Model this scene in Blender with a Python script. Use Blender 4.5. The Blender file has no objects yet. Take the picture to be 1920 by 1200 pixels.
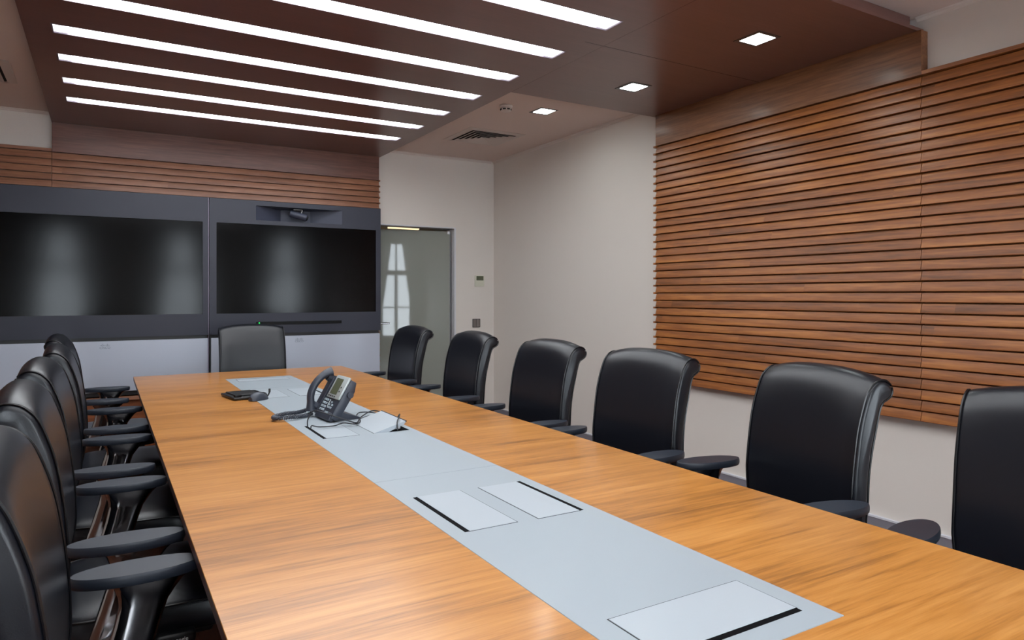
import bpy, bmesh, math, random
from mathutils import Vector, Matrix
R = math.radians
C = bpy.context.scene.collection
S = bpy.context.scene

# ------------------------------------------------------------ camera, world, exposure
cd = bpy.data.cameras.new('camera'); cam = bpy.data.objects.new('camera', cd); C.objects.link(cam)
cam.location = (0, 0, 1.32); cam.rotation_euler = (R(90), 0, R(-30.63))
cd.sensor_width = 36; cd.lens = 1292 / 1920 * 36; cd.shift_y = -47.5 / 1920
cd.clip_start = .02
S.camera = cam
W = bpy.data.worlds.new('daylight'); S.world = W; W.use_nodes = True
W.node_tree.nodes['Background'].inputs[0].default_value = (.86, .92, 1, 1)
W.node_tree.nodes['Background'].inputs[1].default_value = 6.0
S.view_settings.view_transform = 'Standard'; S.view_settings.look = 'None'
S.view_settings.gamma = 1; S.view_settings.use_curve_mapping = False
S.view_settings.exposure = 1.85
STRIP, DOWN = 3.6, 16.0          # lamp strengths

# ------------------------------------------------------------ materials
def s2l(c):
    return tuple((x/255/12.92 if x/255 <= .04045 else ((x/255+.055)/1.055)**2.4) for x in c)
def mat(name, col, rough=.5, metal=0, spec=.5, coat=0, emit=None, estr=0, bump=0, bscale=200, srgb=True, coatr=.05):
    m = bpy.data.materials.new(name); m.use_nodes = True; nt = m.node_tree; b = nt.nodes['Principled BSDF']
    c = s2l(col) if srgb else col
    b.inputs['Base Color'].default_value = (*c, 1); b.inputs['Roughness'].default_value = rough
    b.inputs['Metallic'].default_value = metal; b.inputs['Specular IOR Level'].default_value = spec
    b.inputs['Coat Weight'].default_value = coat; b.inputs['Coat Roughness'].default_value = coatr
    if emit: b.inputs['Emission Color'].default_value = (*emit, 1); b.inputs['Emission Strength'].default_value = estr
    tc = nt.nodes.new('ShaderNodeTexCoord'); n = nt.nodes.new('ShaderNodeTexNoise')
    n.inputs['Scale'].default_value = bscale; n.inputs['Detail'].default_value = 3
    nt.links.new(tc.outputs['Object'], n.inputs['Vector'])
    if bump:
        bp = nt.nodes.new('ShaderNodeBump'); bp.inputs['Strength'].default_value = bump; bp.inputs['Distance'].default_value = .002
        nt.links.new(n.outputs['Fac'], bp.inputs['Height']); nt.links.new(bp.outputs['Normal'], b.inputs['Normal'])
    else:   # faint variation of roughness
        mr = nt.nodes.new('ShaderNodeMapRange'); mr.inputs['To Min'].default_value = max(0, rough-.02); mr.inputs['To Max'].default_value = rough+.02
        nt.links.new(n.outputs['Fac'], mr.inputs['Value']); nt.links.new(mr.outputs['Result'], b.inputs['Roughness'])
    return m
def wood(name, dark, mid, light, axis, rough=.35, coat=0, fine=1.0, board=None, spec=.5, contrast=1.0):
    """procedural veneer; axis = grain direction 0/1/2; board=(axis,pitch,length) gives each board its own tone"""
    m = bpy.data.materials.new(name); m.use_nodes = True; nt = m.node_tree; N = nt.nodes; L = nt.links
    b = N['Principled BSDF']; b.inputs['Roughness'].default_value = rough; b.inputs['Coat Weight'].default_value = coat
    b.inputs['Coat Roughness'].default_value = .15; b.inputs['Specular IOR Level'].default_value = spec
    tc = N.new('ShaderNodeTexCoord'); vec = tc.outputs['Object']
    if board:
        bax, pitch, length, off = board
        sp = N.new('ShaderNodeSeparateXYZ'); L.new(vec, sp.inputs[0])
        a = N.new('ShaderNodeMath'); a.operation = 'SUBTRACT'; L.new(sp.outputs[bax], a.inputs[0]); a.inputs[1].default_value = off
        d = N.new('ShaderNodeMath'); d.operation = 'DIVIDE'; L.new(a.outputs[0], d.inputs[0]); d.inputs[1].default_value = pitch
        f = N.new('ShaderNodeMath'); f.operation = 'FLOOR'; L.new(d.outputs[0], f.inputs[0])
        wn = N.new('ShaderNodeTexWhiteNoise'); wn.noise_dimensions = '1D'; L.new(f.outputs[0], wn.inputs['W'])
        # offset along the grain per board, then boards of one length
        o = N.new('ShaderNodeMath'); o.operation = 'MULTIPLY_ADD'; L.new(wn.outputs['Value'], o.inputs[0]); o.inputs[1].default_value = length
        L.new(sp.outputs[axis], o.inputs[2])
        d2 = N.new('ShaderNodeMath'); d2.operation = 'DIVIDE'; L.new(o.outputs[0], d2.inputs[0]); d2.inputs[1].default_value = length
        f2 = N.new('ShaderNodeMath'); f2.operation = 'FLOOR'; L.new(d2.outputs[0], f2.inputs[0])
        cb = N.new('ShaderNodeCombineXYZ'); L.new(f.outputs[0], cb.inputs[0]); L.new(f2.outputs[0], cb.inputs[1])
        wn2 = N.new('ShaderNodeTexWhiteNoise'); wn2.noise_dimensions = '3D'; L.new(cb.outputs[0], wn2.inputs['Vector'])
        sc = N.new('ShaderNodeVectorMath'); sc.operation = 'SCALE'; L.new(wn2.outputs['Color'], sc.inputs[0]); sc.inputs['Scale'].default_value = 7
        ad = N.new('ShaderNodeVectorMath'); L.new(vec, ad.inputs[0]); L.new(sc.outputs[0], ad.inputs[1]); vec = ad.outputs[0]
    def noise(sa, so, det, dist=0):
        mp = N.new('ShaderNodeMapping'); s = [so]*3; s[axis] = sa; mp.inputs['Scale'].default_value = s
        L.new(vec, mp.inputs[0]); n = N.new('ShaderNodeTexNoise'); n.inputs['Scale'].default_value = 1
        n.inputs['Detail'].default_value = det; n.inputs['Distortion'].default_value = dist; L.new(mp.outputs[0], n.inputs['Vector']); return n.outputs['Fac']
    n1 = noise(.8, 9*fine, 5, .6); n2 = noise(4, 75*fine, 3); n3 = noise(14, 320*fine, 2)
    def mix(a, b_, w):
        x = N.new('ShaderNodeMix'); x.data_type = 'FLOAT'; x.inputs[0].default_value = w; L.new(a, x.inputs[2]); L.new(b_, x.inputs[3]); return x.outputs[0]
    v = mix(mix(n1, n2, .48), n3, .18)
    if board: v = mix(v, wn2.outputs['Value'], .05)
    r = N.new('ShaderNodeValToRGB'); e = r.color_ramp; h = .17/contrast
    e.elements[0].position = .5-h; e.elements[0].color = (*s2l(dark), 1); e.elements[1].position = .5+h; e.elements[1].color = (*s2l(light), 1)
    k = e.elements.new(.5); k.color = (*s2l(mid), 1)
    L.new(v, r.inputs[0]); L.new(r.outputs[0], b.inputs['Base Color'])
    bp = N.new('ShaderNodeBump'); bp.inputs['Strength'].default_value = .08; bp.inputs['Distance'].default_value = .001
    L.new(n2, bp.inputs['Height']); L.new(bp.outputs[0], b.inputs['Normal'])
    return m
M = {}
M['wall'] = mat('warm_white_wall_paint', (214, 206, 199), .75, bump=.12, bscale=120, spec=.25)
M['ceil'] = mat('ceiling_paint', (206, 188, 180), .8, bump=.05, spec=.2)
M['cornice'] = mat('cornice_paint', (206, 194, 187), .6)
M['floor'] = wood('brown_floor_wood', (70, 38, 24), (98, 56, 36), (120, 72, 46), 1, .4, board=(0, .14, 1.6, 0))
M['table'] = wood('table_cherry_veneer', (126, 80, 35), (176, 116, 52), (198, 139, 73), 0, .3, coat=.25, contrast=1.15)
M['table_edge'] = mat('table_dark_edge', (80, 42, 34), .35)
M['slat_y'] = wood('walnut_slats_right', (94, 53, 23), (144, 84, 39), (184, 117, 56), 1, .42, board=(2, .0563, 2.7, .6545), contrast=1.0)
M['slat_x'] = wood('walnut_slats_back', (98, 60, 42), (136, 90, 66), (166, 116, 88), 0, .42, board=(2, .0563, 2.7, .6545), contrast=1.0)
M['panel_y'] = wood('walnut_head_panel_right', (86, 52, 31), (120, 76, 47), (144, 96, 61), 1, .5, coat=.05)
M['panel_x'] = wood('walnut_head_panel_back', (78, 46, 36), (104, 64, 52), (126, 82, 66), 0, .42, coat=.05)
M['soffit'] = wood('dark_mahogany_soffit', (92, 61, 55), (104, 70, 63), (114, 79, 72), 0, .32, coat=.15, contrast=.6)
M['base_wood'] = wood('table_base_wood', (88, 46, 24), (128, 72, 40), (150, 90, 54), 0, .4)
M['strip'] = mat('satin_grey_laminate', (151, 160, 167), .33, spec=.5, bump=.03, bscale=900)
M['hatch'] = mat('satin_light_hatch', (165, 173, 180), .3)
M['slot'] = mat('black_brush_slot', (6, 6, 9), .8, spec=.08)
M['seam'] = mat('laminate_seam', (140, 150, 158), .6)
M['leather'] = mat('black_leather', (17, 19, 26), .31, spec=.45, bump=.1, bscale=420)
M['piping'] = mat('black_leather_piping', (17, 17, 20), .3, spec=.5)
M['pad'] = mat('charcoal_soft_plastic', (35, 40, 50), .42, spec=.5, bump=.05, bscale=600)
M['polish'] = mat('polished_dark_aluminium', (165, 162, 163), .09, metal=1)
M['black'] = mat('black_plastic', (18, 18, 21), .4)
M['gloss_black'] = mat('gloss_black_plastic', (4, 4, 6), .4, spec=.2)
M['case'] = mat('charcoal_screen_case', (35, 37, 51), .5, bump=.03)
M['niche'] = mat('niche_satin_grey', (50, 54, 70), .5)
M['screen'] = mat('dark_screen_glass', (5, 5, 6), .13, spec=.17)
M['white_panel'] = mat('silver_white_panel', (172, 177, 190), .42, metal=.15)
M['logo'] = mat('grey_logo_print', (112, 118, 128), .5)
M['led'] = mat('green_led', (20, 220, 90), .4, emit=(.02, .9, .12), estr=.35)
M['steel'] = mat('brushed_steel', (190, 190, 192), .25, metal=1)
M['alu'] = mat('anodised_baseboard', (138, 136, 146), .45, metal=.3)
M['alu_light'] = mat('light_baseboard_edge', (205, 205, 212), .4)
M['frame'] = mat('white_door_frame', (205, 204, 208), .45)
M['vent'] = mat('vent_paint', (190, 176, 168), .5)
M['dark'] = mat('dark_duct', (12, 10, 10), .9)
M['plate'] = mat('cream_plastic', (200, 198, 180), .4)
M['lcd'] = mat('green_grey_lcd', (84, 88, 68), .25)
M['switch'] = mat('grey_bronze_switch', (122, 112, 108), .35, metal=.3)
M['phone'] = mat('slate_phone_plastic', (50, 55, 66), .42)
M['phone_silver'] = mat('silver_phone_bezel', (176, 184, 184), .35, metal=.3)
M['key'] = mat('phone_key_grey', (150, 162, 170), .4)
M['cable'] = mat('black_cable', (20, 21, 28), .5)
M['whiteplastic'] = mat('white_plastic', (225, 226, 228), .35)
M['light'] = mat('lit_diffuser', (255, 255, 255), .5, emit=(.93, .97, 1.0), estr=STRIP)
M['light_end'] = mat('lit_diffuser_end', (255, 255, 255), .5, emit=(.9, .95, 1.0), estr=STRIP*.16)
M['down'] = mat('lit_downlight', (255, 255, 255), .5, emit=(.9, 1.0, 1.0), estr=DOWN)
M['warmled'] = mat('lit_warm_bar', (255, 230, 180), .5, emit=(1, .78, .45), estr=.4)
M['frame_dark'] = mat('dark_steel_frame', (92, 90, 92), .35, metal=.8)
M['reveal'] = mat('fixture_reveal', (130, 118, 132), .35, metal=.4)
def mglass(name, base, rough, blend):
    m = bpy.data.materials.new(name); m.use_nodes = True; nt = m.node_tree; N = nt.nodes; N.clear()
    o = N.new('ShaderNodeOutputMaterial'); mx = N.new('ShaderNodeMixShader'); t = N.new('ShaderNodeBsdfTransparent'); g = N.new('ShaderNodeBsdfGlossy')
    fr = N.new('ShaderNodeFresnel'); fr.inputs[0].default_value = blend; t.inputs[0].default_value = (*base, 1); g.inputs['Roughness'].default_value = rough
    nt.links.new(fr.outputs[0], mx.inputs[0]); nt.links.new(t.outputs[0], mx.inputs[1]); nt.links.new(g.outputs[0], mx.inputs[2]); nt.links.new(mx.outputs[0], o.inputs[0]); return m
M['glass'] = mglass('clear_glass', (.95, .97, .97), .01, 1.45)
M['door_glass'] = mat('grey_green_lacquered_glass', (136, 138, 131), .03, spec=.3)
def mcurtain():
    m = bpy.data.materials.new('white_sheer_curtain'); m.use_nodes = True; nt = m.node_tree; N = nt.nodes; N.clear()
    o = N.new('ShaderNodeOutputMaterial'); a = N.new('ShaderNodeBsdfDiffuse'); b = N.new('ShaderNodeBsdfTranslucent'); mx = N.new('ShaderNodeMixShader')
    a.inputs[0].default_value = (.7, .68, .66, 1); b.inputs[0].default_value = (.35, .34, .34, 1); mx.inputs[0].default_value = .4
    nt.links.new(a.outputs[0], mx.inputs[1]); nt.links.new(b.outputs[0], mx.inputs[2]); nt.links.new(mx.outputs[0], o.inputs[0]); return m
M['curtain'] = mcurtain()

# ------------------------------------------------------------ mesh helpers
def box(bm, x0, x1, y0, y1, z0, z1, mi=0):
    v = [bm.verts.new(p) for p in [(x0,y0,z0),(x1,y0,z0),(x1,y1,z0),(x0,y1,z0),(x0,y0,z1),(x1,y0,z1),(x1,y1,z1),(x0,y1,z1)]]
    for f in [(3,2,1,0),(4,5,6,7),(0,1,5,4),(1,2,6,5),(2,3,7,6),(3,0,4,7)]:
        fc = bm.faces.new([v[i] for i in f]); fc.material_index = mi
    return v
def bbox(x0, x1, y0, y1, z0, z1, r=.003, seg=2):
    bm = bmesh.new(); box(bm, x0, x1, y0, y1, z0, z1)
    if r: bmesh.ops.bevel(bm, geom=bm.edges[:], offset=r, segments=seg, affect='EDGES', profile=.5)
    return bm
def obj(name, bm, m, parent=None, smooth=True, loc=None, angle=35):
    me = bpy.data.meshes.new(name); bmesh.ops.recalc_face_normals(bm, faces=bm.faces); bm.to_mesh(me); bm.free()
    for mm in (m if isinstance(m, (list, tuple)) else [m]): me.materials.append(mm)
    if smooth:
        for p in me.polygons: p.use_smooth = True
        me.set_sharp_from_angle(angle=R(angle))
    o = bpy.data.objects.new(name, me); C.objects.link(o)
    if parent: o.parent = parent
    if loc: o.location = loc
    return o
def prop(o, label=None, cat=None, group=None, kind=None):
    for k, v in (('label', label), ('category', cat), ('group', group), ('kind', kind)):
        if v: o[k] = v
    return o
def thing(name, label, cat, loc=(0,0,0), rz=0, group=None):
    o = bpy.data.objects.new(name, None); C.objects.link(o); o.empty_display_size = .1
    o.location = loc; o.rotation_euler = (0, 0, rz); return prop(o, label, cat, group)
def struct(name, bm, m, smooth=False):
    return prop(obj(name, bm, m, None, smooth), kind='structure')
def copy_tree(o, parent=None):
    c = o.copy(); C.objects.link(c); c.parent = parent
    for ch in list(o.children): copy_tree(ch, c)
    return c
def mb(fn):
    bm = bmesh.new(); fn(bm); return bm
def catmull(P, n=6, closed=False):
    P = [Vector(p) for p in P]; out = []
    m = len(P)
    for i in range(m if closed else m-1):
        p0 = P[(i-1) % m] if closed or i > 0 else P[0]; p1 = P[i]; p2 = P[(i+1) % m]; p3 = P[(i+2) % m] if closed or i+2 < m else P[-1]
        for k in range(n):
            t = k/n
            out.append(.5*((2*p1)+(-p0+p2)*t+(2*p0-5*p1+4*p2-p3)*t*t+(-p0+3*p1-3*p2+p3)*t**3))
    if not closed: out.append(P[-1])
    return out
def tube(bm, pts, r, seg=8, closed=False, ry=None, up=None):
    pts = [Vector(p) for p in pts]; n = len(pts); rings = []
    t0 = (pts[1]-pts[0]).normalized(); nrm = Vector(up) if up else (Vector((0,0,1)) if abs(t0.z) < .9 else Vector((1,0,0)))
    for i in range(n):
        a = pts[(i-1) % n] if (closed or i > 0) else pts[i]; b = pts[(i+1) % n] if (closed or i < n-1) else pts[i]
        t = (b-a).normalized(); nrm = (nrm - t*nrm.dot(t)).normalized(); bi = t.cross(nrm)
        rr = r[i] if isinstance(r, (list, tuple)) else r; r2 = (ry[i] if isinstance(ry, (list, tuple)) else ry) or rr
        rings.append([bm.verts.new(pts[i]+nrm*rr*math.cos(2*math.pi*k/seg)+bi*r2*math.sin(2*math.pi*k/seg)) for k in range(seg)])
    for i in range(n if closed else n-1):
        A, B = rings[i], rings[(i+1) % n]
        for k in range(seg): bm.faces.new([A[k], A[(k+1) % seg], B[(k+1) % seg], B[k]])
    if not closed: bm.faces.new(rings[0][::-1]); bm.faces.new(rings[-1])
def lathe(bm, prof, seg=24, c=(0,0,0)):
    rings = []
    for r, z in prof:
        rings.append([bm.verts.new((c[0]+max(r,1e-4)*math.cos(2*math.pi*k/seg), c[1]+max(r,1e-4)*math.sin(2*math.pi*k/seg), c[2]+z)) for k in range(seg)])
    for A, B in zip(rings, rings[1:]):
        for k in range(seg): bm.faces.new([A[k], A[(k+1) % seg], B[(k+1) % seg], B[k]])
    bm.faces.new(rings[0][::-1]); bm.faces.new(rings[-1])
def loft(bm, rings, cap=True):
    V = [[bm.verts.new(p) for p in r] for r in rings]; n = len(V[0])
    for A, B in zip(V, V[1:]):
        for k in range(n): bm.faces.new([A[k], A[(k+1) % n], B[(k+1) % n], B[k]])
    if cap: bm.faces.new(V[0][::-1]); bm.faces.new(V[-1])
def textmesh(txt, size, depth=.0006):
    cu = bpy.data.curves.new('t', 'FONT'); cu.body = txt; cu.size = size; cu.extrude = depth; cu.align_x = 'CENTER'; cu.align_y = 'CENTER'
    o = bpy.data.objects.new('t', cu); C.objects.link(o)
    dg = bpy.context.evaluated_depsgraph_get(); me = bpy.data.meshes.new_from_object(o.evaluated_get(dg))
    bpy.data.objects.remove(o); bpy.data.curves.remove(cu)
    bm = bmesh.new(); bm.from_mesh(me); bpy.data.meshes.remove(me); return bm

# ------------------------------------------------------------ room shell
XL, XR, YF, YB, ZC, T = -2.6, 3.72, -1.3, 6.68, 2.79, .12
struct('floor', mb(lambda b: box(b, XL-T, XR+T, YF-T, YB+1.6, -.1, 0)), M['floor'])
struct('ceiling', mb(lambda b: box(b, XL-T, XR+T, YF-T, YB+1.6, ZC, ZC+.1)), M['ceil'])
struct('wall_right', mb(lambda b: box(b, XR, XR+T, YF-T, YB+T, 0, ZC)), M['wall'])
struct('wall_left', mb(lambda b: box(b, XL-T, XL, YF-T, YB+T, 0, ZC)), M['wall'])
DX0, DX1, DZ = 2.28, 3.245, 2.04          # door opening
def wb(b):
    box(b, XL-T, DX0, YB, YB+.16, 0, ZC); box(b, DX1, XR+T, YB, YB+.16, 0, ZC); box(b, DX0, DX1, YB, YB+.16, DZ, ZC)
struct('wall_back', mb(wb), M['wall'])
WIN = [(-.62, .70), (1.24, .70), (3.10, .70)]; WZ0, WZ1 = .35, 2.5
def wf(b):
    xs = XL-T
    for cx, w in WIN:
        box(b, xs, cx-w/2, YF-T*2, YF, 0, ZC); box(b, cx-w/2, cx+w/2, YF-T*2, YF, 0, WZ0); box(b, cx-w/2, cx+w/2, YF-T*2, YF, WZ1, ZC); xs = cx+w/2
    box(b, xs, XR+T, YF-T*2, YF, 0, ZC)
struct('wall_front', mb(wf), M['wall'])
for i, (cx, w) in enumerate(WIN):
    x0, x1 = cx-w/2, cx+w/2
    wr = prop(bpy.data.objects.new('window_%d' % (i+1), None), kind='structure'); C.objects.link(wr)
    def fr(b):
        y0, y1 = YF-.16, YF-.1
        box(b, x0, x0+.06, y0, y1, WZ0, WZ1); box(b, x1-.06, x1, y0, y1, WZ0, WZ1)
        box(b, x0+.06, x1-.06, y0, y1, WZ0, WZ0+.06); box(b, x0+.06, x1-.06, y0, y1, WZ1-.06, WZ1)
        box(b, x0+.06, x1-.06, y0, y1, 1.75, 1.86); box(b, x0+.06, x1-.06, y0+.01, y1-.01, 1.02, 1.05)
        box(b, cx-.035, cx+.035, y0, y1, WZ0+.06, 1.75); box(b, cx-.02, cx+.02, y0, y1, 1.86, WZ1-.06)
    obj('window_frame', mb(fr), M['frame'], wr, False)
    obj('window_pane', mb(lambda b: box(b, x0+.05, x1-.05, YF-.133, YF-.127, WZ0+.05, WZ1-.05)), M['glass'], wr, False)
    obj('window_sill', mb(lambda b: box(b, x0-.04, x1+.04, YF-.1, YF+.05, WZ0-.03, WZ0)), M['frame'], wr, False)
# door opening lining, corridor behind
def lining(b):
    box(b, DX1-.012, DX1+.006, YB-.008, YB+.17, 0, DZ); box(b, DX0, DX1-.012, YB-.002, YB+.17, DZ-.012, DZ)
struct('trim_1', mb(lining), M['frame'])
def corr(b):
    box(b, 1.3, 3.72, YB+1.3, YB+1.4, 0, ZC); box(b, 1.2, 1.3, YB+.16, YB+1.4, 0, ZC); box(b, 3.72, 3.84, YB+.16, YB+1.4, 0, ZC)
struct('wall_corridor', mb(corr), M['wall'])
# cornice along the ceiling edges and baseboards
def cove(pts):
    b = bmesh.new()
    for (x0, y0, x1, y1, nx, ny) in pts:
        prof = [(0, 0), (.022, 0), (.019, -.004), (.009, -.009), (.004, -.019), (0, -.022)]
        A = [b.verts.new((x0+nx*p, y0+ny*p, ZC+q)) for p, q in prof]; B = [b.verts.new((x1+nx*p, y1+ny*p, ZC+q)) for p, q in prof]
        for k in range(6): b.faces.new([A[k], A[(k+1) % 6], B[(k+1) % 6], B[k]])
        b.faces.new(A[::-1]); b.faces.new(B)
    return b
struct('trim_2', cove([(XR, 4.06, XR, YB, -1, 0), (XR, YF, XR, 2.055, -1, 0)]), M['cornice'])
struct('trim_3', cove([(2.43, YB, XR-.034, YB, 0, -1), (XL, YB, -.37, YB, 0, -1)]), M['cornice'])
for nm, a, c in (('baseboard_right', (XR-.014, XR, YF, YB), (XR-.018, XR, YF, YB)), ('baseboard_back', (DX1+.01, XR-.014, YB-.014, YB), (DX1+.01, XR-.018, YB-.018, YB))):
    o = struct(nm, mb(lambda b: box(b, a[0], a[1], a[2], a[3], 0, .076)), M['alu'])
    obj('baseboard_cap', mb(lambda b: box(b, c[0], c[1], c[2], c[3], .076, .086)), M['alu_light'], o, False)

# ------------------------------------------------------------ glass door, ajar into the corridor
dr = prop(bpy.data.objects.new('door_1', None), kind='structure'); C.objects.link(dr)
dr.location = (3.205, YB+.05, 0); dr.rotation_euler = (0, 0, R(-8.9))
obj('door_leaf', bbox(-.90, 0, -.005, .005, .01, 2.0, .001, 1), M['door_glass'], dr)
def hg(b):
    box(b, -.03, -.004, -.009, .009, 1.97, 2.0); box(b, -.02, .02, -.016, .016, .02, .10)
obj('pivot_hinge', mb(hg), M['steel'], dr)
obj('door_edge_rail', bbox(.001, .006, -.006, .006, 0, 2.0, .001, 1), M['alu'], dr)
hd = mb(lambda b: tube(b, catmull([(-.83, -.006, 1.02), (-.83, -.05, 1.02), (-.80, -.06, 1.02), (-.66, -.062, 1.026)], 5), .008, 10))
obj('door_handle', hd, M['steel'], dr)
o = obj('light_bar', bbox(2.84, 3.22, 7.60, 7.64, 2.09, 2.14, .003), M['warmled'])
prop(o, 'slim warm lit bar in the corridor, seen over the glass door', 'light')

# ------------------------------------------------------------ dropped wood ceiling with slots
YS = [5.78-.5*k for k in range(13)]; SX0, SX1, SW = -.235, 2.262, .072
SB, SF = 6.655, -.55
sof = thing('wooden_soffit', 'dark reddish wood dropped ceiling panel with white light slots over the table', 'ceiling panel', (1, 3, 2.70))
def main_sof(b):
    z0, z1 = 2.70, ZC-.004
    box(b, -.36, SX0, SF, SB, z0, z1); box(b, SX1, 2.385, SF, SB, z0, z1)
    ys = SB
    for y in YS:
        box(b, SX0, SX1, y+SW, ys, z0, z1); ys = y-SW
    box(b, SX0, SX1, SF, ys, z0, z1)
def shift(bm, d):
    bmesh.ops.translate(bm, verts=bm.verts, vec=Vector(d)); return bm
obj('main_panel', shift(mb(main_sof), (-1, -3, -2.70)), M['soffit'], sof, False)
def wing(b):
    box(b, 2.387, 3.715, 2.02, 3.031, 2.70, 2.718); box(b, 2.387, 3.715, 3.034, 4.045, 2.70, 2.718); box(b, 2.387, 3.66, 2.06, 4.03, 2.718, ZC-.004)
obj('side_wing', shift(mb(wing), (-1, -3, -2.70)), M['soffit'], sof, False)
def joint(b):
    box(b, 2.3855, 2.3865, SF, SB, 2.7005, 2.71); box(b, 2.26, 3.7, 3.0315, 3.0335, 2.6995, 2.71)
obj('panel_joint', shift(mb(joint), (-1, -3, -2.70)), M['dark'], sof, False)
# lit slots
names = ['closest to the screen wall', 'second from the screen wall', 'third from the screen wall', 'fourth from the screen wall', 'fifth from the screen wall',
         'sixth from the screen wall', 'seventh from the screen wall', 'eighth from the screen wall']
def strip_light():
    r = thing('strip_light', 'x', 'ceiling light', group='strip lights in the wooden ceiling')
    L = SX1-SX0-.004; SW = .070
    obj('diffuser', mb(lambda b: box(b, .07, L-.07, -SW+.004, SW-.004, .006, .012)), M['light'], r, False)
    obj('diffuser_end', mb(lambda b: box(b, .006, .069, -SW+.004, SW-.004, .006, .012)), M['light_end'], r, False)
    obj('diffuser_end', mb(lambda b: box(b, L-.069, L-.006, -SW+.004, SW-.004, .006, .012)), M['light_end'], r, False)
    def fr(b):
        box(b, 0, .006, -SW, SW, -.001, .03); box(b, L-.006, L, -SW, SW, -.001, .03); box(b, .006, L-.006, -SW, -SW+.004, -.001, .03); box(b, .006, L-.006, SW-.004, SW, -.001, .03)
    obj('fixture_frame', mb(fr), M['reveal'], r, False)
    return r
sl = strip_light()
for k, y in enumerate(YS):
    o = sl if k == 0 else copy_tree(sl)
    o.location = (SX0+.002, y, 2.70)
    o['label'] = 'long white lit slot in dark wood ceiling, ' + names[k] if k < 8 else 'long white lit slot in the dark wood ceiling, outside the frame behind the viewer'
# square downlights
def downlight():
    r = thing('square_downlight', 'x', 'ceiling light', group='square downlights')
    obj('lit_lens', bbox(-.064, .064, -.064, .064, -.003, -.0004, .001), M['down'], r)
    obj('downlight_frame', mb(lambda b: (box(b, -.088, -.066, -.088, .088, -.003, -.0004), box(b, .066, .078, -.088, .088, -.003, -.0004), box(b, -.066, .066, -.088, -.066, -.003, -.0004), box(b, -.066, .066, .066, .088, -.003, -.0004))), M['frame_dark'], r, False)
    return r
d0 = downlight()
for k, (p, lab) in enumerate([((3.035, 2.525, 2.70), 'bright square downlight in the dark wood ceiling wing, nearest the viewer'),
                 ((3.03, 3.53, 2.70), 'bright square downlight in the dark wood ceiling wing, second from the viewer'),
                 ((3.035, 4.62, 2.79), 'bright square downlight in the pale ceiling beside the smoke detector')]):
    o = d0 if k == 0 else copy_tree(d0); o.location = p; o['label'] = lab

# ceiling diffusers
def diffuser():
    r = thing('ceiling_vent', 'x', 'vent', group='square ceiling vents')
    a = .285
    def fr(b):
        for q in range(4):
            M4 = Matrix.Rotation(q*math.pi/2, 4, 'Z')
            v = [b.verts.new(M4 @ Vector(p)) for p in [(-a, -a, -.002), (a, -a, -.002), (a-.055, -a+.055, -.010), (-a+.055, -a+.055, -.010)]]
            w = [b.verts.new(M4 @ Vector(p)) for p in [(-a, -a, .0), (a, -a, .0)]]
            b.faces.new(v); b.faces.new([w[0], w[1], v[1], v[0]])
    obj('vent_frame', mb(fr), M['vent'], r, False)
    obj('vent_duct', mb(lambda b: box(b, -a+.05, a-.05, -a+.05, a-.05, -.0035, -.0015)), M['dark'], r, False)
    for n in range(5):
        o_ = a-.07-n*.042; i_ = o_-.036
        def ring(b):
            for q in range(4):
                M4 = Matrix.Rotation(q*math.pi/2, 4, 'Z')
                P = [(-o_, -o_, -.016), (o_, -o_, -.016), (i_, -i_, -.004), (-i_, -i_, -.004)]
                v = [b.verts.new(M4 @ Vector(p)) for p in P]; w = [b.verts.new(M4 @ Vector((p[0], p[1], p[2]+.0015))) for p in P]
                b.faces.new(v); b.faces.new(w[::-1])
                for k in range(4): b.faces.new([v[k], v[(k+1) % 4], w[(k+1) % 4], w[k]])
        obj('vent_louvre', mb(ring), M['vent'], r, False)
    return r
v0 = diffuser(); v0.location = (3.047, 5.665, ZC); v0['label'] = 'square louvred ceiling vent in the pale ceiling above the glass door'
v1 = copy_tree(v0); v1.location = (-.80, 5.61, ZC); v1['label'] = 'square louvred ceiling vent cut off by the left edge of the frame'
sd = thing('smoke_detector', 'small round white smoke detector on the pale ceiling', 'smoke detector', (2.685, 4.63, ZC))
obj('detector_base', mb(lambda b: lathe(b, [(.05, -.001), (.052, -.012), (.046, -.02)], 28)), M['vent'], sd)
obj('detector_head', mb(lambda b: lathe(b, [(.04, -.0205), (.044, -.028), (.038, -.044), (.022, -.052), (.002, -.053)], 28)), M['vent'], sd)
def slots(b):
    for k in range(8):
        a = k*math.pi/4; M4 = Matrix.Rotation(a, 4, 'Z')
        v = [b.verts.new(M4 @ Vector(p)) for p in [(.0435, -.012, -.030), (.0435, .012, -.030), (.0405, .012, -.040), (.0405, -.012, -.040)]]
        v2 = [b.verts.new(M4 @ Vector((p[0]+.0012, p[1], p[2]))) for p in [(.0435, -.012, -.030), (.0435, .012, -.030), (.0405, .012, -.040), (.0405, -.012, -.040)]]
        b.faces.new(v2); b.faces.new(v[::-1])
        for q in range(4): b.faces.new([v[q], v[(q+1) % 4], v2[(q+1) % 4], v2[q]])
obj('detector_slot', mb(slots), M['dark'], sd, False)

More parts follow.
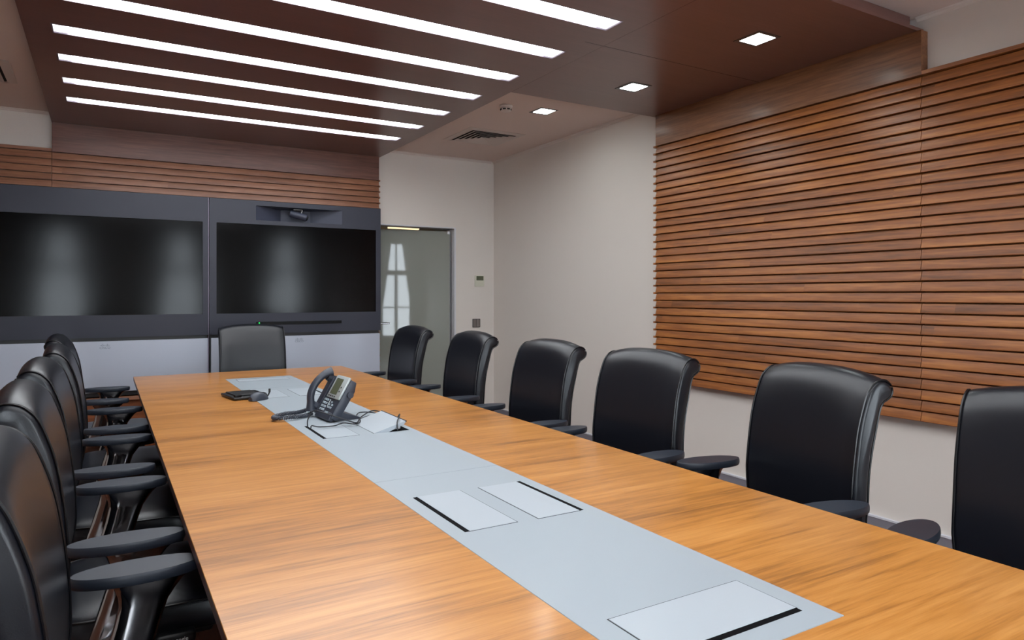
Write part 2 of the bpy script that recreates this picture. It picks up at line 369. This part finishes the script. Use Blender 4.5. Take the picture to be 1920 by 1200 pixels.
# ------------------------------------------------------------ slatted wood wall panels
P = .0563; PB0 = .654
def slat_mesh(axis, face, a0, a1, z0, n, back=.03, ends=()):
    """tilted boards with a narrow dark gap under each, on a recessed backing; ends = where spacer ends show"""
    b = bmesh.new()
    def pt(u, d, z): return (face-d, u, z) if axis == 1 else (u, face-d, z)
    if axis == 1: box(b, face+.014, face+back, a0, a1, z0, z0+n*P+.0085)
    else: box(b, a0, a1, face+.014, face+back, z0, z0+n*P+.0085)
    for k in range(n):
        a = z0+k*P
        q = [(-.0135, a+.0085), (.008, a+.0085), (.0205, a+.007), (.0225, a+.0085), (.0225, a+.0125), (.009, a+P-.001), (.007, a+P+.0005), (-.0135, a+P+.0005)]
        A = [b.verts.new(pt(a0, d, z)) for d, z in q]; B = [b.verts.new(pt(a1, d, z)) for d, z in q]
        for i in range(len(q)): b.faces.new([A[i], A[(i+1) % len(q)], B[(i+1) % len(q)], B[i]])
        b.faces.new(A[::-1]); b.faces.new(B)
    for k in range(n+1):
        a = z0+k*P
        for e in ends:
            if axis == 1: box(b, face-.0225, face+.013, e, e+.024, a-.004, a+.0105)
            else: box(b, e, e+.012, face-.0225, face+.013, a-.004, a+.0105)
    return b
n_r = 32
wp = thing('slatted_wall_panel', 'walnut slatted wall panel with plain head board reaching the wood ceiling, on the right wall', 'wall panel', (3.69, 3, 0))
def org(bm, o): return shift(bm, (-o[0], -o[1], -o[2]))
obj('slatted_board', org(slat_mesh(1, 3.678, 2.003, 4.005, PB0, n_r, .04, (4.0052,)), (3.69, 3, 0)), M['slat_y'], wp)
obj('head_board', org(mb(lambda b: box(b, 3.657, 3.718, 2.0, 4.005, PB0+n_r*P+.0087, 2.699)), (3.69, 3, 0)), M['panel_y'], wp)
wp2 = thing('slatted_wall_panel', 'walnut slatted wall panel under bare wall, cut by the right edge of the frame', 'wall panel', (3.69, 1, 0))
obj('slatted_board', org(slat_mesh(1, 3.678, -.4, 2.0, PB0, n_r, .04), (3.69, 1, 0)), M['slat_y'], wp2)
obj('top_rail', org(mb(lambda b: box(b, 3.6555, 3.718, -.4, 1.998, PB0+n_r*P+.0087, PB0+n_r*P+.028)), (3.69, 1, 0)), M['slat_y'], wp2)
wp3 = thing('slatted_wall_panel', 'walnut slatted wall panel with plain dark head board behind the two screens', 'wall panel', (1, 6.65, 0))
obj('slatted_board', org(slat_mesh(0, 6.625, -.357, 2.366, PB0-4*P, n_r+4, .05, (2.3662,)), (1, 6.65, 0)), M['slat_x'], wp3)
obj('head_board', org(mb(lambda b: box(b, -.357, 2.366, 6.604, 6.675, PB0+n_r*P+.0087, 2.699)), (1, 6.65, 0)), M['panel_x'], wp3)
wp4 = thing('slatted_wall_panel', 'walnut slatted wall panel under pale wall at the far left, above the left screen', 'wall panel', (-1.3, 6.65, 0))
obj('slatted_board', org(slat_mesh(0, 6.625, -2.3, -.36, PB0-4*P, n_r+4, .05), (-1.3, 6.65, 0)), M['slat_x'], wp4)
obj('top_rail', org(mb(lambda b: box(b, -2.3, -.36, 6.603, 6.675, PB0+n_r*P+.0087, PB0+n_r*P+.032)), (-1.3, 6.65, 0)), M['slat_x'], wp4)

# ------------------------------------------------------------ video wall: two cabinets
def video_unit(x0, x1, label, sx0, sx1, cam_niche):
    o3 = ((x0+x1)/2, 6.5, .53); r = thing('video_conference_screen', label, 'screen', o3, 0, 'big video screens'); F = 6.42
    z0, z1 = .975, 2.155
    def sh(bm): return org(bm, o3)
    def case(b):
        y1 = 6.59
        box(b, x0, sx0, F, y1, z0, z1); box(b, sx1, x1, F, y1, z0, z1); box(b, sx0, sx1, F, y1, z0, 1.155)
        if not cam_niche: box(b, sx0, sx1, F, y1, 1.945, z1)
        else:
            box(b, sx0, sx1, F, y1, 1.945, 1.982); box(b, sx0, sx1, F, y1, 2.112, z1); box(b, sx0, 1.16, F, y1, 1.982, 2.112); box(b, 1.936, sx1, F, y1, 1.982, 2.112)
    obj('screen_case', sh(mb(case)), M['case'], r, False)
    obj('display_panel', sh(mb(lambda b: box(b, sx0, sx1, F+.012, F+.05, 1.155, 1.945))), M['screen'], r, False)
    wpnl = obj('lower_panel', sh(bbox(x0+.012, x1-.004, F+.01, F+.05, .535, .945, .002, 1)), M['white_panel'], r)
    obj('shadow_gap', sh(mb(lambda b: box(b, x0+.004, x1-.01, F+.03, F+.12, .50, z0))), M['black'], r, False)
    lx = .007 if not cam_niche else 1.54
    def bars(b):
        for k, h in enumerate([.006, .010, .020, .010, .006, .010, .020, .010, .006]):
            x = lx-.032+k*.008; box(b, x-.0016, x+.0016, F+.0085, F+.0102, .911-h*.35, .911+h*.65)
    obj('logo', sh(mb(bars)), M['logo'], r, False)
    t = textmesh('CISCO', .026); bmesh.ops.rotate(t, verts=t.verts, cent=(0,0,0), matrix=Matrix.Rotation(R(90), 3, 'X'))
    bmesh.ops.translate(t, verts=t.verts, vec=(lx, F+.009, .892)); obj('logo_lettering', sh(t), M['logo'], r, False)
    if cam_niche:
        def nich(b):   # splayed recess
            X = [1.16, 1.45, 1.66, 1.936]; yb = F+.13
            f = [(1.16, F, 1.982), (1.936, F, 1.982), (1.936, F, 2.112), (1.16, F, 2.112)]
            k = [(1.40, yb, 1.995), (1.67, yb, 1.995), (1.67, yb, 2.10), (1.40, yb, 2.10)]
            A = [b.verts.new(p) for p in f]; B = [b.verts.new(p) for p in k]
            for i in range(4): b.faces.new([A[i], A[(i+1) % 4], B[(i+1) % 4], B[i]])
            b.faces.new(B)
        obj('camera_niche', sh(mb(nich)), M['niche'], r, False)
        sb = obj('sensor_bar', sh(bbox(1.16, 1.932, F-.004, F+.01, 1.05, 1.078, .002, 1)), M['gloss_black'], r)
        obj('status_light', sh(mb(lambda b: box(b, 1.184, 1.192, F-.0055, F-.003, 1.053, 1.075))), M['led'], sb, False)
    else:
        obj('edge_trim', sh(mb(lambda b: box(b, x1-.0035, x1, F-.001, F+.05, .54, z1))), M['reveal'], r, False)
    return r
video_unit(-.758, .776, 'large dark video screen at the left, without camera, above a silver panel', -.71, .727, False)
video_unit(.781, 2.316, 'large dark video screen with camera niche and green light, beside the glass door', .836, 2.27, True)
cm = thing('conference_camera', 'small cylindrical grey camera in the niche above the right screen', 'camera', (1.525, 6.45, 1.980)); cm.scale = (1.22, 1.22, 1.22)
bmc = mb(lambda b: tube(b, [(-.045, .02, .07), (-.04, .018, .068), (.06, -.035, .034), (.064, -.037, .032)], [.018, .025, .025, .021], 20))
obj('camera_body', bmc, M['niche'], cm)
obj('camera_lens', mb(lambda b: tube(b, [(.0645, -.0373, .0318), (.069, -.0395, .030)], .016, 16)), M['gloss_black'], cm)
obj('camera_bracket', mb(lambda b: tube(b, catmull([(-.01, .02, .100), (.01, .015, .115), (.035, -.002, .10), (.03, -.01, .072)], 5), .006, 8)), M['steel'], cm)
obj('camera_mount', bbox(-.03, .03, -.02, .02, .088, .100, .003), M['black'], cm)
pl = thing('wooden_plinth', 'low wooden plinth under the silver panels of the screens', 'cabinet', (.78, 6.5, 0))
obj('plinth_body', org(bbox(-.74, 2.28, 6.40, 6.60, .0, .465, .002, 1), (.78, 6.5, 0)), M['base_wood'], pl)
obj('plinth_top', org(bbox(-.75, 2.29, 6.37, 6.61, .467, .49, .002, 1), (.78, 6.5, 0)), M['slat_x'], pl)

# thermostat, switch
th = thing('thermostat', 'small cream wall thermostat with grey display beside the glass door', 'thermostat', (3.535, YB, 1.47))
obj('thermostat_body', bbox(-.055, .055, -.022, 0, -.06, .06, .004), M['plate'], th)
obj('thermostat_display', bbox(-.043, .043, -.025, -.0215, .006, .052, .001, 1), M['lcd'], th)
sw = thing('light_switch', 'grey double light switch on the wall below the thermostat', 'light switch', (3.50, YB, 1.01))
obj('switch_plate', bbox(-.047, .047, -.009, 0, -.046, .046, .002), M['black'], sw)
for s in (-1, 1): obj('rocker', bbox(s*.022-.0195, s*.022+.0195, -.014, -.008, -.04, .04, .002), M['switch'], sw)

# ------------------------------------------------------------ conference table
TX0, TX1, TY0, TY1, TZ = .178, 1.665, .12, 5.55, .74
tb = thing('conference_table', 'long orange-brown wood conference table with grey centre strip', 'table', (.92, 2.85, 0))
TO = (.92, 2.85, 0)
def tpart(name, bm, m, smooth=True, parent=None): return obj(name, org(bm, TO), m, parent or tb, smooth)
tpart('tabletop', bbox(TX0, TX1, TY0, TY1, TZ-.005, TZ, .0008, 1), M['table'])
tpart('table_edge', bbox(TX0+.0005, TX1-.0005, TY0+.0005, TY1-.0005, TZ-.029, TZ-.0052, .0015, 1), M['table_edge'])
stp = tpart('centre_strip', bbox(.715, 1.15, .765, 5.06, TZ-.004, TZ+.0012, .0008, 1), M['strip'])
for y in (2.04, 3.30, 4.45): tpart('strip_seam', mb(lambda b: box(b, .716, 1.149, y-.0008, y+.0008, TZ+.0005, TZ+.0015)), M['seam'], False, stp)
for x in (.36, 1.48):
    for y0 in (.75, 2.75, 4.65): tpart('table_leg', bbox(min(x, .92+(x-.92)*.8)-.03 if x > 1 else x+.04, x+.03-.07 if x > 1 else x+.11, y0, y0+.5, 0, TZ-.030, .003, 1), M['base_wood'])
tpart('modesty_panel', bbox(.90, .94, .7, 5.2,   .12, TZ-.030, .002, 1), M['base_wood'])
def hatch(x0, x1, y0, y1, side):
    z = TZ+.0012; e = .0022
    f = tpart('hatch', bbox(x0, x1, y0, y1, z, z+.0012, .0005, 1), M['hatch'])
    def sm(b):
        for q in [(x0-e, x0, y0-e, y1+e), (x1, x1+e, y0-e, y1+e), (x0, x1, y0-e, y0), (x0, x1, y1, y1+e)]: box(b, *q, z-.0005, z+.0004)
    tpart('hatch_gap', mb(sm), M['cable'], False, f)
    w = .013
    q = {'-x': (x0-w, x0, y0, y1), '+x': (x1, x1+w, y0, y1), '-y': (x0, x1, y0-w, y0), '+y': (x0, x1, y1, y1+w)}[side]
    tpart('cable_slot', mb(lambda b: box(b, *q, z-.0005, z+.0006)), M['slot'], False, f)
hatch(.770, .905, 1.503, 1.833, '-x'); hatch(.966, 1.097, 1.497, 1.827, '+x')
hatch(.773, 1.10, .828, .968, '-y')
hatch(.770, .905, 2.765, 3.07, '-x')
hatch(.770, .905, 4.01, 4.33, '-x'); hatch(.966, 1.097, 4.01, 4.33, '+x'); hatch(.773, 1.10, 4.86, 4.99, '+y')
# raised hatch with sockets below
zt = TZ+.0012
def wedge(b):
    y0, y1 = 2.765, 3.06
    pr = [(.970, zt+.0004), (1.108, zt+.040), (1.110, zt+.034), (1.10, zt+.024), (1.035, zt+.0006)]
    A = [b.verts.new((x, y0, z)) for x, z in pr]; B = [b.verts.new((x, y1, z)) for x, z in pr]
    for k in range(5): b.faces.new([A[k], A[(k+1) % 5], B[(k+1) % 5], B[k]])
    b.faces.new(A[::-1]); b.faces.new(B)
rl = tpart('raised_hatch', mb(wedge), M['hatch'], False)
tpart('socket_well', mb(lambda b: box(b, 1.035, 1.125, 2.762, 3.06, zt-.0005, zt+.0004)), M['slot'], False, rl)
tpart('hatch_gap', mb(lambda b: box(b, .966, .9685, 2.765, 3.06, zt-.0005, zt+.0004)), M['cable'], False, rl)
tpart('rubber_lip', mb(lambda b: tube(b, [(1.110, 2.762, zt+.039), (1.110, 3.063, zt+.039)], .0032, 8)), M['cable'], True, rl)
for k, y in enumerate((2.80, 2.835, 2.875)):
    o = obj('plug', org(bbox(1.065, 1.10, y, y+.02, zt+.0008, zt+.017, .003), (1.08, y+.01, zt)), M['whiteplastic'] if k != 1 else M['black'])
    o.location = (1.08, y+.01, zt)
    prop(o, ['white plug under the raised hatch, nearest its front edge', 'black plug between two white plugs under the raised hatch', 'white plug under the raised hatch, farthest from its front edge'][k], 'plug', 'plugs under the raised hatch')

# ------------------------------------------------------------ chairs
PROF = [(-.148, .47), (-.130, .53), (-.117, .60), (-.117, .68), (-.123, .76), (-.133, .84), (-.146, .92), (-.161, .99), (-.176, 1.036),
        (-.196, 1.064), (-.220, 1.078), (-.246, 1.080), (-.267, 1.067), (-.276, 1.045), (-.270, 1.023), (-.254, 1.010), (-.239, 1.000), (-.227, .972), (-.214, .90), (-.198, .83), (-.187, .76), (-.181, .68), (-.180, .60), (-.185, .53), (-.194, .47), (-.171, .455)]
def hw(z):
    pts = [(.45, .215), (.53, .236), (.60, .250), (.68, .257), (.76, .256), (.85, .256), (.95, .255), (1.03, .254), (1.09, .253)]
    for (a, p), (b, q) in zip(pts, pts[1:]):
        if z <= b: t = max(0, (z-a)/(b-a)); t = t*t*(3-2*t)*.3+t*.7; return p+(q-p)*t
    return pts[-1][1]
def crown(u, y, z):
    k = max(0, (z-.86)/.20)
    dz = -.030*abs(u)**2.6*min(1, k)**1.3
    q = min(1, max(0, (z-.88)/.16)); dy = .010*u*u*(1-.7*q*q*(3-2*q))        # slight wrap forward at the sides
    return y+dy, z+dz
def make_chair():
    r = thing('conference_chair', 'x', 'chair')
    cp = [(p.x, p.y) for p in catmull([(a, b, 0) for a, b in PROF], 4, True)]
    n = len(cp); nor = []
    for i in range(n):
        a = cp[i-1]; b = cp[(i+1) % n]; t = Vector((b[0]-a[0], b[1]-a[1])).normalized(); nor.append((-t.y, t.x))
    area = sum(cp[i][0]*cp[(i+1) % n][1]-cp[(i+1) % n][0]*cp[i][1] for i in range(n)); sg = 1 if area > 0 else -1
    us = [(-1, .016), (-.988, .007), (-.965, .002), (-.93, 0)] + [(-.93+1.86*k/12, 0) for k in range(1, 12)] + [(.93, 0), (.965, .002), (.988, .007), (1, .016)]
    rings = []
    for u, ins in us:
        ring = []
        for (y, z), (ny, nz) in zip(cp, nor):
            yy, zz = crown(u, y, z); ring.append((u*hw(z), yy+sg*ny*ins, zz+sg*nz*ins))
        rings.append(ring)
    bk = obj('backrest', mb(lambda b: loft(b, rings)), M['leather'], r, True, angle=60)
    # piping along the front and rear edges
    for s in (-1, 1):
        def pip(b):
            for rng, off in ((range(2, 50), .0), (range(50, 92), 0)):
                pts = []
                for i in rng:
                    y, z = cp[i]; ny, nz = nor[i]; u = s*.972; yy, zz = crown(u, y, z)
                    pts.append((u*hw(z), yy-sg*ny*.0005, zz-sg*nz*.0005))
                tube(b, pts, .0032, 6)
        obj('piping', mb(pip), M['piping'], bk)
    # seat
    def seat(b):
        hx, y0, y1 = .255, -.15, .315; rings = []
        for (ins, z) in [(.05, .392), (.012, .398), (0, .41), (-.002, .44), (0, .472), (.006, .484), (.02, .492), (.06, .498), (.13, .501), (.2, .501)]:
            ring = []
            for k in range(48):
                a = 2*math.pi*k/48; ca, sa = math.cos(a), math.sin(a); e = .32
                x = (hx-ins)*math.copysign(abs(ca)**e, ca); y = (y0+y1)/2+((y1-y0)/2-min(ins, .2))*math.copysign(abs(sa)**e, sa)
                zz = z-(.018*max(0, (y-.2)/.11)**2 if z > .45 else 0)
                ring.append((x, y, zz))
            rings.append(ring)
        loft(b, rings)
    st = obj('seat', mb(seat), M['leather'], r, True, angle=50)
    def sp(b):
        pts = []
        for k in range(64):
            a = 2*math.pi*k/64; ca, sa = math.cos(a), math.sin(a); e = .32
            x = .2535*math.copysign(abs(ca)**e, ca); y = .0825+.231*math.copysign(abs(sa)**e, sa); pts.append((x, y, .4825-.018*max(0, (y-.2)/.11)**2))
        tube(b, pts, .003, 6, True)
    obj('piping', mb(sp), M['piping'], st)
    # armrests
    for s in (-1, 1):
        def pad(b):
            rings = []; cx, cy, a_, b_ = s*.305, .022, .134, .053
            for sc_, z in [(.86, .6745), (.94, .6755), (.98, .679), (1, .686), (.995, .693), (.98, .698), (.95, .7005)]:
                rings.append([(cx+sc_*b_*math.cos(t)*1.0, cy+(a_-(1-sc_)*.06)*math.sin(t) if sc_ > .6 else cy+a_*.5*math.sin(t), z) for t in [2*math.pi*k/40 for k in range(40)]])
            loft(b, rings)
        obj('armrest_pad', mb(pad), M['pad'], r, True, angle=28)
        def post(b):
            rings = []
            #  z, cx, cy, half thick, half width
            for z, cx, cy, hx_, hy_ in [(.673, .303, .045, .036, .082), (.661, .303, .043, .032, .070), (.640, .302, .039, .028, .058), (.62, .300, .033, .026, .050), (.58, .296, .022, .024, .047),
                                        (.52, .291, .004, .024, .047), (.46, .286, -.014, .024, .047), (.41, .280, -.028, .022, .047), (.375, .262, -.036, .018, .044), (.360, .22, -.04, .016, .042), (.356, .14, -.04, .012, .04)]:
                ring = []
                for k in range(28):
                    t = 2*math.pi*k/28; c_, s_ = math.cos(t), math.sin(t)
                    X = hx_*math.copysign(abs(c_)**.62, c_); Y = hy_*math.copysign(abs(s_)**.62, s_)
                    if z < .40: ring.append((s*cx, cy+Y, z+X*.9))
                    else: ring.append((s*(cx-X), cy+Y, z))
                rings.append(ring)
            loft(b, rings)
        obj('armrest_post', mb(post), M['polish'], r, True, angle=50)
    # shell, mechanism, base
    obj('seat_shell', bbox(-.20, .20, -.10, .24, .365, .395, .012, 3), M['black'], r)
    obj('mechanism', bbox(-.07, .07, -.17, .12, .31, .366, .01, 2), M['black'], r)
    obj('back_bracket', mb(lambda b: tube(b, catmull([(0, -.12, .335), (0, -.19, .345), (0, -.205, .40), (0, -.198, .52), (0, -.196, .60)], 5), .012, 12, ry=.045)), M['polish'], r)
    lv = obj('lever', bbox(.235, .290, .085, .185, .386, .416, .010, 3), M['black'], r)
    t = textmesh('seat angle', .015); bmesh.ops.rotate(t, verts=t.verts, cent=(0,0,0), matrix=Matrix.Rotation(R(90), 3, 'Z') @ Matrix.Rotation(R(90), 3, 'X'))
    bmesh.ops.translate(t, verts=t.verts, vec=(.2905, .135, .401)); obj('lever_lettering', t, M['whiteplastic'], lv, False)
    obj('gas_column', mb(lambda b: lathe(b, [(.03, .09), (.03, .22), (.018, .222), (.018, .312)], 20)), M['polish'], r)
    obj('hub', mb(lambda b: lathe(b, [(.04, .07), (.045, .085), (.042, .12), (.03, .13)], 20)), M['polish'], r)
    for k in range(5):
        a = 2*math.pi*k/5+.3; d = Vector((math.cos(a), math.sin(a), 0))
        obj('base_arm', mb(lambda b: tube(b, [d*.03+Vector((0,0,.10)), d*.12+Vector((0,0,.10)), d*.22+Vector((0,0,.088)), d*.305+Vector((0,0,.078))], [.018, .016, .013, .012], 10, ry=[.026, .022, .018, .015])), M['polish'], r)
        c_ = d*.30
        cs = obj('caster', mb(lambda b: [tube(b, [c_+Vector((-d.y*q, d.x*q, .03)), c_+Vector((-d.y*(q+.018), d.x*(q+.018), .03))], .03, 16) for q in (-.024, .006)]), M['black'], r)
    return r
ch = make_chair()
LG, RG = 'conference chairs along the left side', 'conference chairs along the right side'
chairs = [
 (.045, 1.485, -90, 'black leather chair cut by the left frame edge, nearest the viewer, left of the table', LG),
 (.030, 2.320, -90, 'black leather chair second from the viewer on the left side of the table', LG),
 (.018, 3.155, -92, 'black leather chair third from the viewer on the left side of the table', LG),
 (.030, 4.030, -90, 'black leather chair fourth from the viewer, on the left side of the table', LG),
 (-.015, 5.030, -92, 'farthest black leather chair on the left side, before the left silver panel', LG),
 (1.040, 5.720, 180, 'black leather chair at the far head of the table, before the right screen', None),
 (1.852, 5.000, 91, 'black leather chair farthest away on the right side, in front of the glass door', RG),
 (1.881, 4.050, 88, 'second farthest black leather chair on the right side, below the light switch', RG),
 (1.855, 3.095, 90, 'black leather chair on the right side before the bare corner wall, third farthest', RG),
 (1.860, 2.315, 92, 'black leather chair on the right side overlapping the far edge of the slatted panel', RG),
 (1.915, 1.552, 78, 'black leather chair on the right side fully against the slats, second from the viewer', RG),
 (1.905, .725, 101, 'black leather chair cut by the right frame edge, nearest the viewer on the right side', RG)]
for k, (x, y, a, lab, g) in enumerate(chairs):
    o = ch if k == 0 else copy_tree(ch)
    o.location = (x, y, 0); o.rotation_euler = (0, 0, R(a)); o['label'] = lab
    if 'group' in o: del o['group']
    if g: o['group'] = g

# ------------------------------------------------------------ desk phone
ph = thing('desk_phone', 'slate grey desk phone with silver display bezel on the centre strip', 'telephone', (.868, 3.205, zt+.001), R(-85.6)); ph.scale = (.91, .91, .91)
A = R(60); ca, sa = math.cos(A), math.sin(A)
def pf(s_, h, n): return Vector((s_, h*ca-n*sa, h*sa+n*ca+.020))       # across, up the slope, out of the face
def pbox(s0, s1, h0, h1, n0, n1, r=.003, seg=2):
    bm = bbox(s0, s1, h0, h1, n0, n1, r, seg)
    for v in bm.verts: v.co = pf(*v.co)
    return bm
def body(b):
    rings = []
    for s_, ins in [(-.135, .012), (-.132, .003), (-.12, 0), (.12, 0), (.132, .003), (.135, .012)]:
        q = [(ins, .0), (.0+ins, -.03), (.03, -.045), (.17, -.05), (.215-ins, -.035), (.215-ins, -.002), (.19, .0), (.02, .004)]
        rings.append([pf(s_, h, n+(ins*.5 if n < -.01 else -ins*.5)) for h, n in q])
    loft(b, rings)
bd = obj('phone_body', mb(body), M['phone'], ph)
obj('phone_lip', pbox(-.075, .125, -.014, .03, -.02, .006, .006, 3), M['phone'], ph)
obj('handset_cradle', pbox(-.13, -.07, .01, .205, -.001, .008, .003), M['phone'], ph)
hp = catmull([(-.10, .0, .022), (-.10, .03, .040), (-.10, .07, .064), (-.10, .115, .072), (-.10, .16, .066), (-.10, .20, .048), (-.10, .225, .022)], 5)
hsr = []
for i in range(len(hp)):
    t = i/(len(hp)-1); e = abs(2*t-1); hsr.append(.0185+.009*max(0, e-.55)/.45)
hs = obj('handset', mb(lambda b: tube(b, [pf(*p) for p in hp], hsr, 14, ry=[.024+.006*max(0, abs(2*i/(len(hp)-1)-1)-.5) for i in range(len(hp))], up=pf(0, 0, 1)-pf(0, 0, 0))), M['phone'], ph)
for h in (.03, .195): obj('earpiece' if h > .1 else 'mouthpiece', mb(lambda b: tube(b, [pf(-.10, h, .008), pf(-.10, h, .03)], .022, 16)), M['phone'], hs)
bz = obj('display_bezel', pbox(-.035, .128, .098, .222, -.002, .011, .004), M['phone_silver'], ph)
obj('display', pbox(-.012, .076, .118, .205, .0105, .0122, .001, 1), M['lcd'], bz)
for k in range(4): obj('soft_key', pbox(-.014+k*.025, -.001+k*.025, .1045, .1115, .0105, .014, .0015), M['black'], bz)
for k in range(2): obj('line_key', pbox(.088, .098, .135+k*.022, .143+k*.022, .0105, .014, .0015), M['black'], bz)
for i in range(3):
    for j in range(4): obj('key', pbox(-.050+i*.022, -.035+i*.022, .024+j*.018, .036+j*.018, .003, .0085, .0015), M['key'], ph)
for (i, j) in [(0, 0), (1, 0), (2, 0), (0, 1), (2, 1), (1, 2)]: obj('feature_key', pbox(.035+i*.019, .048+i*.019, .045+j*.014, .055+j*.014, .003, .0085, .0015), M['key'], ph)
obj('navigation_ring', mb(lambda b: tube(b, [pf(.025, .05, .004), pf(.025, .09, .004)], .003, 8)), M['phone_silver'], ph)
obj('volume_key', pbox(.035, .075, .018, .028, .003, .0075, .0015), M['key'], ph)
obj('side_knob', mb(lambda b: tube(b, [pf(.13, .145, -.03), pf(.148, .145, -.03)], .016, 16)), M['phone'], ph)
def foot(b):
    rings = []
    for x in (-.10, .10):
        rings.append([(x, .02, .0), (x, .165, .0), (x, .168, .008), (x, .10, .03), (x, .05, .05), (x, .03, .05)])
    loft(b, rings)
obj('foot_stand', mb(foot), M['phone'], ph)
# coiled handset cord
cc = catmull([(.835, 3.355, .765), (.80, 3.37, .755), (.745, 3.360, .756), (.690, 3.315, .756), (.668, 3.275, .756), (.690, 3.243, .756), (.755, 3.250, .756), (.815, 3.285, .752), (.850, 3.30, .757)], 56)
def coil(b):
    pts = []; n = len(cc)
    for i in range(n-1):
        t = (cc[min(i+1, n-1)]-cc[max(i-1, 0)]).normalized(); u = Vector((0,0,1)).cross(t).normalized(); w = t.cross(u)
        a = i*1.0; pts.append(cc[i]+(u*math.cos(a)+w*math.sin(a))*.0082)
    tube(b, pts, .0026, 5)
o = obj('phone_cord', shift(mb(coil), (-.75, -3.3, -.75)), M['phone'], loc=(.75, 3.3, .75)); prop(o, 'coiled grey handset cord looping left of the desk phone', 'cord')
# cables
def cable(P_, lab, r=.0028):
    o_ = P_[0]; o = obj('cable', shift(mb(lambda b: tube(b, catmull(P_, 8), r, 7)), tuple(-c for c in o_)), M['cable'], loc=o_); prop(o, lab, 'cable', 'black cables by the desk phone'); return o
cable([(.764, 3.04, .7468), (.770, 3.055, .775), (.794, 3.055, .808), (.830, 3.010, .802), (.90, 2.965, .776), (.955, 2.965, .756), (.99, 3.025, .757), (1.03, 3.10, .758), (1.10, 3.16, .768), (1.135, 3.10, .762), (1.13, 3.06, .748)],
      'black cable arching out of the table slot in front of the desk phone')
cable([(.764, 2.985, .748), (.770, 2.99, .756), (.80, 2.985, .749), (.86, 2.975, .749), (.91, 3.0, .753), (.95, 2.975, .749), (.985, 3.0, .749), (1.02, 3.085, .749), (1.08, 3.13, .75), (1.12, 3.08, .75), (1.115, 3.068, .747)],
      'black cable lying low from the table slot to the raised hatch')
cable([(1.035, 3.20, .747), (1.06, 3.24, .750), (1.09, 3.23, .752), (1.11, 3.18, .755), (1.13, 3.12, .754), (1.135, 3.072, .747)],
      'short black cable loop behind the raised hatch')
cable([(1.125, 2.93, .747), (1.126, 2.88, .790), (1.10, 2.82, .7885), (1.075, 2.775, .779), (1.068, 2.756, .760), (1.068, 2.752, .7468)],
      'black cable bent over the near corner of the raised hatch')

# ------------------------------------------------------------ black desk device and mouse
dv = thing('desk_device', 'flat black device with raised ridges lying across the edge of the grey strip', 'device', (.675, 4.13, zt+.003), R(8))
dvb = obj('device_body', bbox(-.085, .085, -.12, .12, .0, .013, .004, 3), M['black'], dv)
obj('device_lid', bbox(-.06, .08, -.07, .115, .0135, .020, .003, 2), M['black'], dv)
obj('square_socket', bbox(-.075, -.04, -.112, -.08, .0135, .026, .003), M['gloss_black'], dv)
obj('cable_bundle', mb(lambda b: tube(b, catmull([(.06, .122, .010), (.10, .10, .012), (.104, .02, .010), (.104, -.06, .016), (.10, -.10, .010)], 6), .006, 8)), M['cable'], dv)
ms = thing('computer_mouse', 'rounded dark grey mouse in front of the flat black device', 'mouse', (.730, 3.965, zt+.001), R(-60))
def mouse(b):
    rings = []
    for k in range(11):
        t = k/10; y = -.055+.11*t; w = .033*math.sin(math.pi*min(1, max(0, .06+t*.88)))**.45; h = .044*math.sin(math.pi*(.12+.80*t**.85))**.7
        rings.append([(w*math.copysign(abs(math.cos(a))**.8, math.cos(a)), y, (h*max(0, math.sin(a))**.85)) for a in [math.pi*j/14 for j in range(15)]])
    loft(b, rings)
obj('mouse_shell', mb(mouse), M['phone'], ms)
obj('scroll_wheel', mb(lambda b: tube(b, [(-.004, .032, .026), (.004, .032, .026)], .008, 14)), M['black'], ms)
obj('mouse_tail', mb(lambda b: tube(b, catmull([(.0, .050, .010), (.0, .066, .018), (.004, .072, .036), (.0, .076, .052)], 5), [.004]*10+[.006]*6, 8)), M['black'], ms)

# ------------------------------------------------------------ curtains at the windows behind the viewer
for i, (cx, w) in enumerate(WIN):
    cr = thing('curtain', ['white sheer curtain pair on the left window behind the viewer', 'white sheer curtain pair on the middle window behind the viewer', 'white sheer curtain pair on the right window behind the viewer'][i], 'curtain', (cx, YF+.09, 0), 0, 'curtains behind the viewer')
    for s in (-1, 1):
        def cur(b):
            cols = 26; rows = 12; V = []
            for r_ in range(rows+1):
                z = 2.6-2.5*r_/rows; inner = .10+.26*min(1, (r_/rows)/.8)**1.1; outer = .60; row = []
                for c_ in range(cols+1):
                    x = inner+(outer-inner)*c_/cols; row.append(b.verts.new((s*x, .022*math.sin(c_*1.5+r_*.1), z)))
                V.append(row)
            for r_ in range(rows):
                for c_ in range(cols): b.faces.new([V[r_][c_], V[r_][c_+1], V[r_+1][c_+1], V[r_+1][c_]])
        obj('curtain_side', mb(cur), M['curtain'], cr, True, angle=180)
    obj('curtain_rail', mb(lambda b: tube(b, [(-.66, 0, 2.61), (.66, 0, 2.61)], .012, 10)), M['steel'], cr)
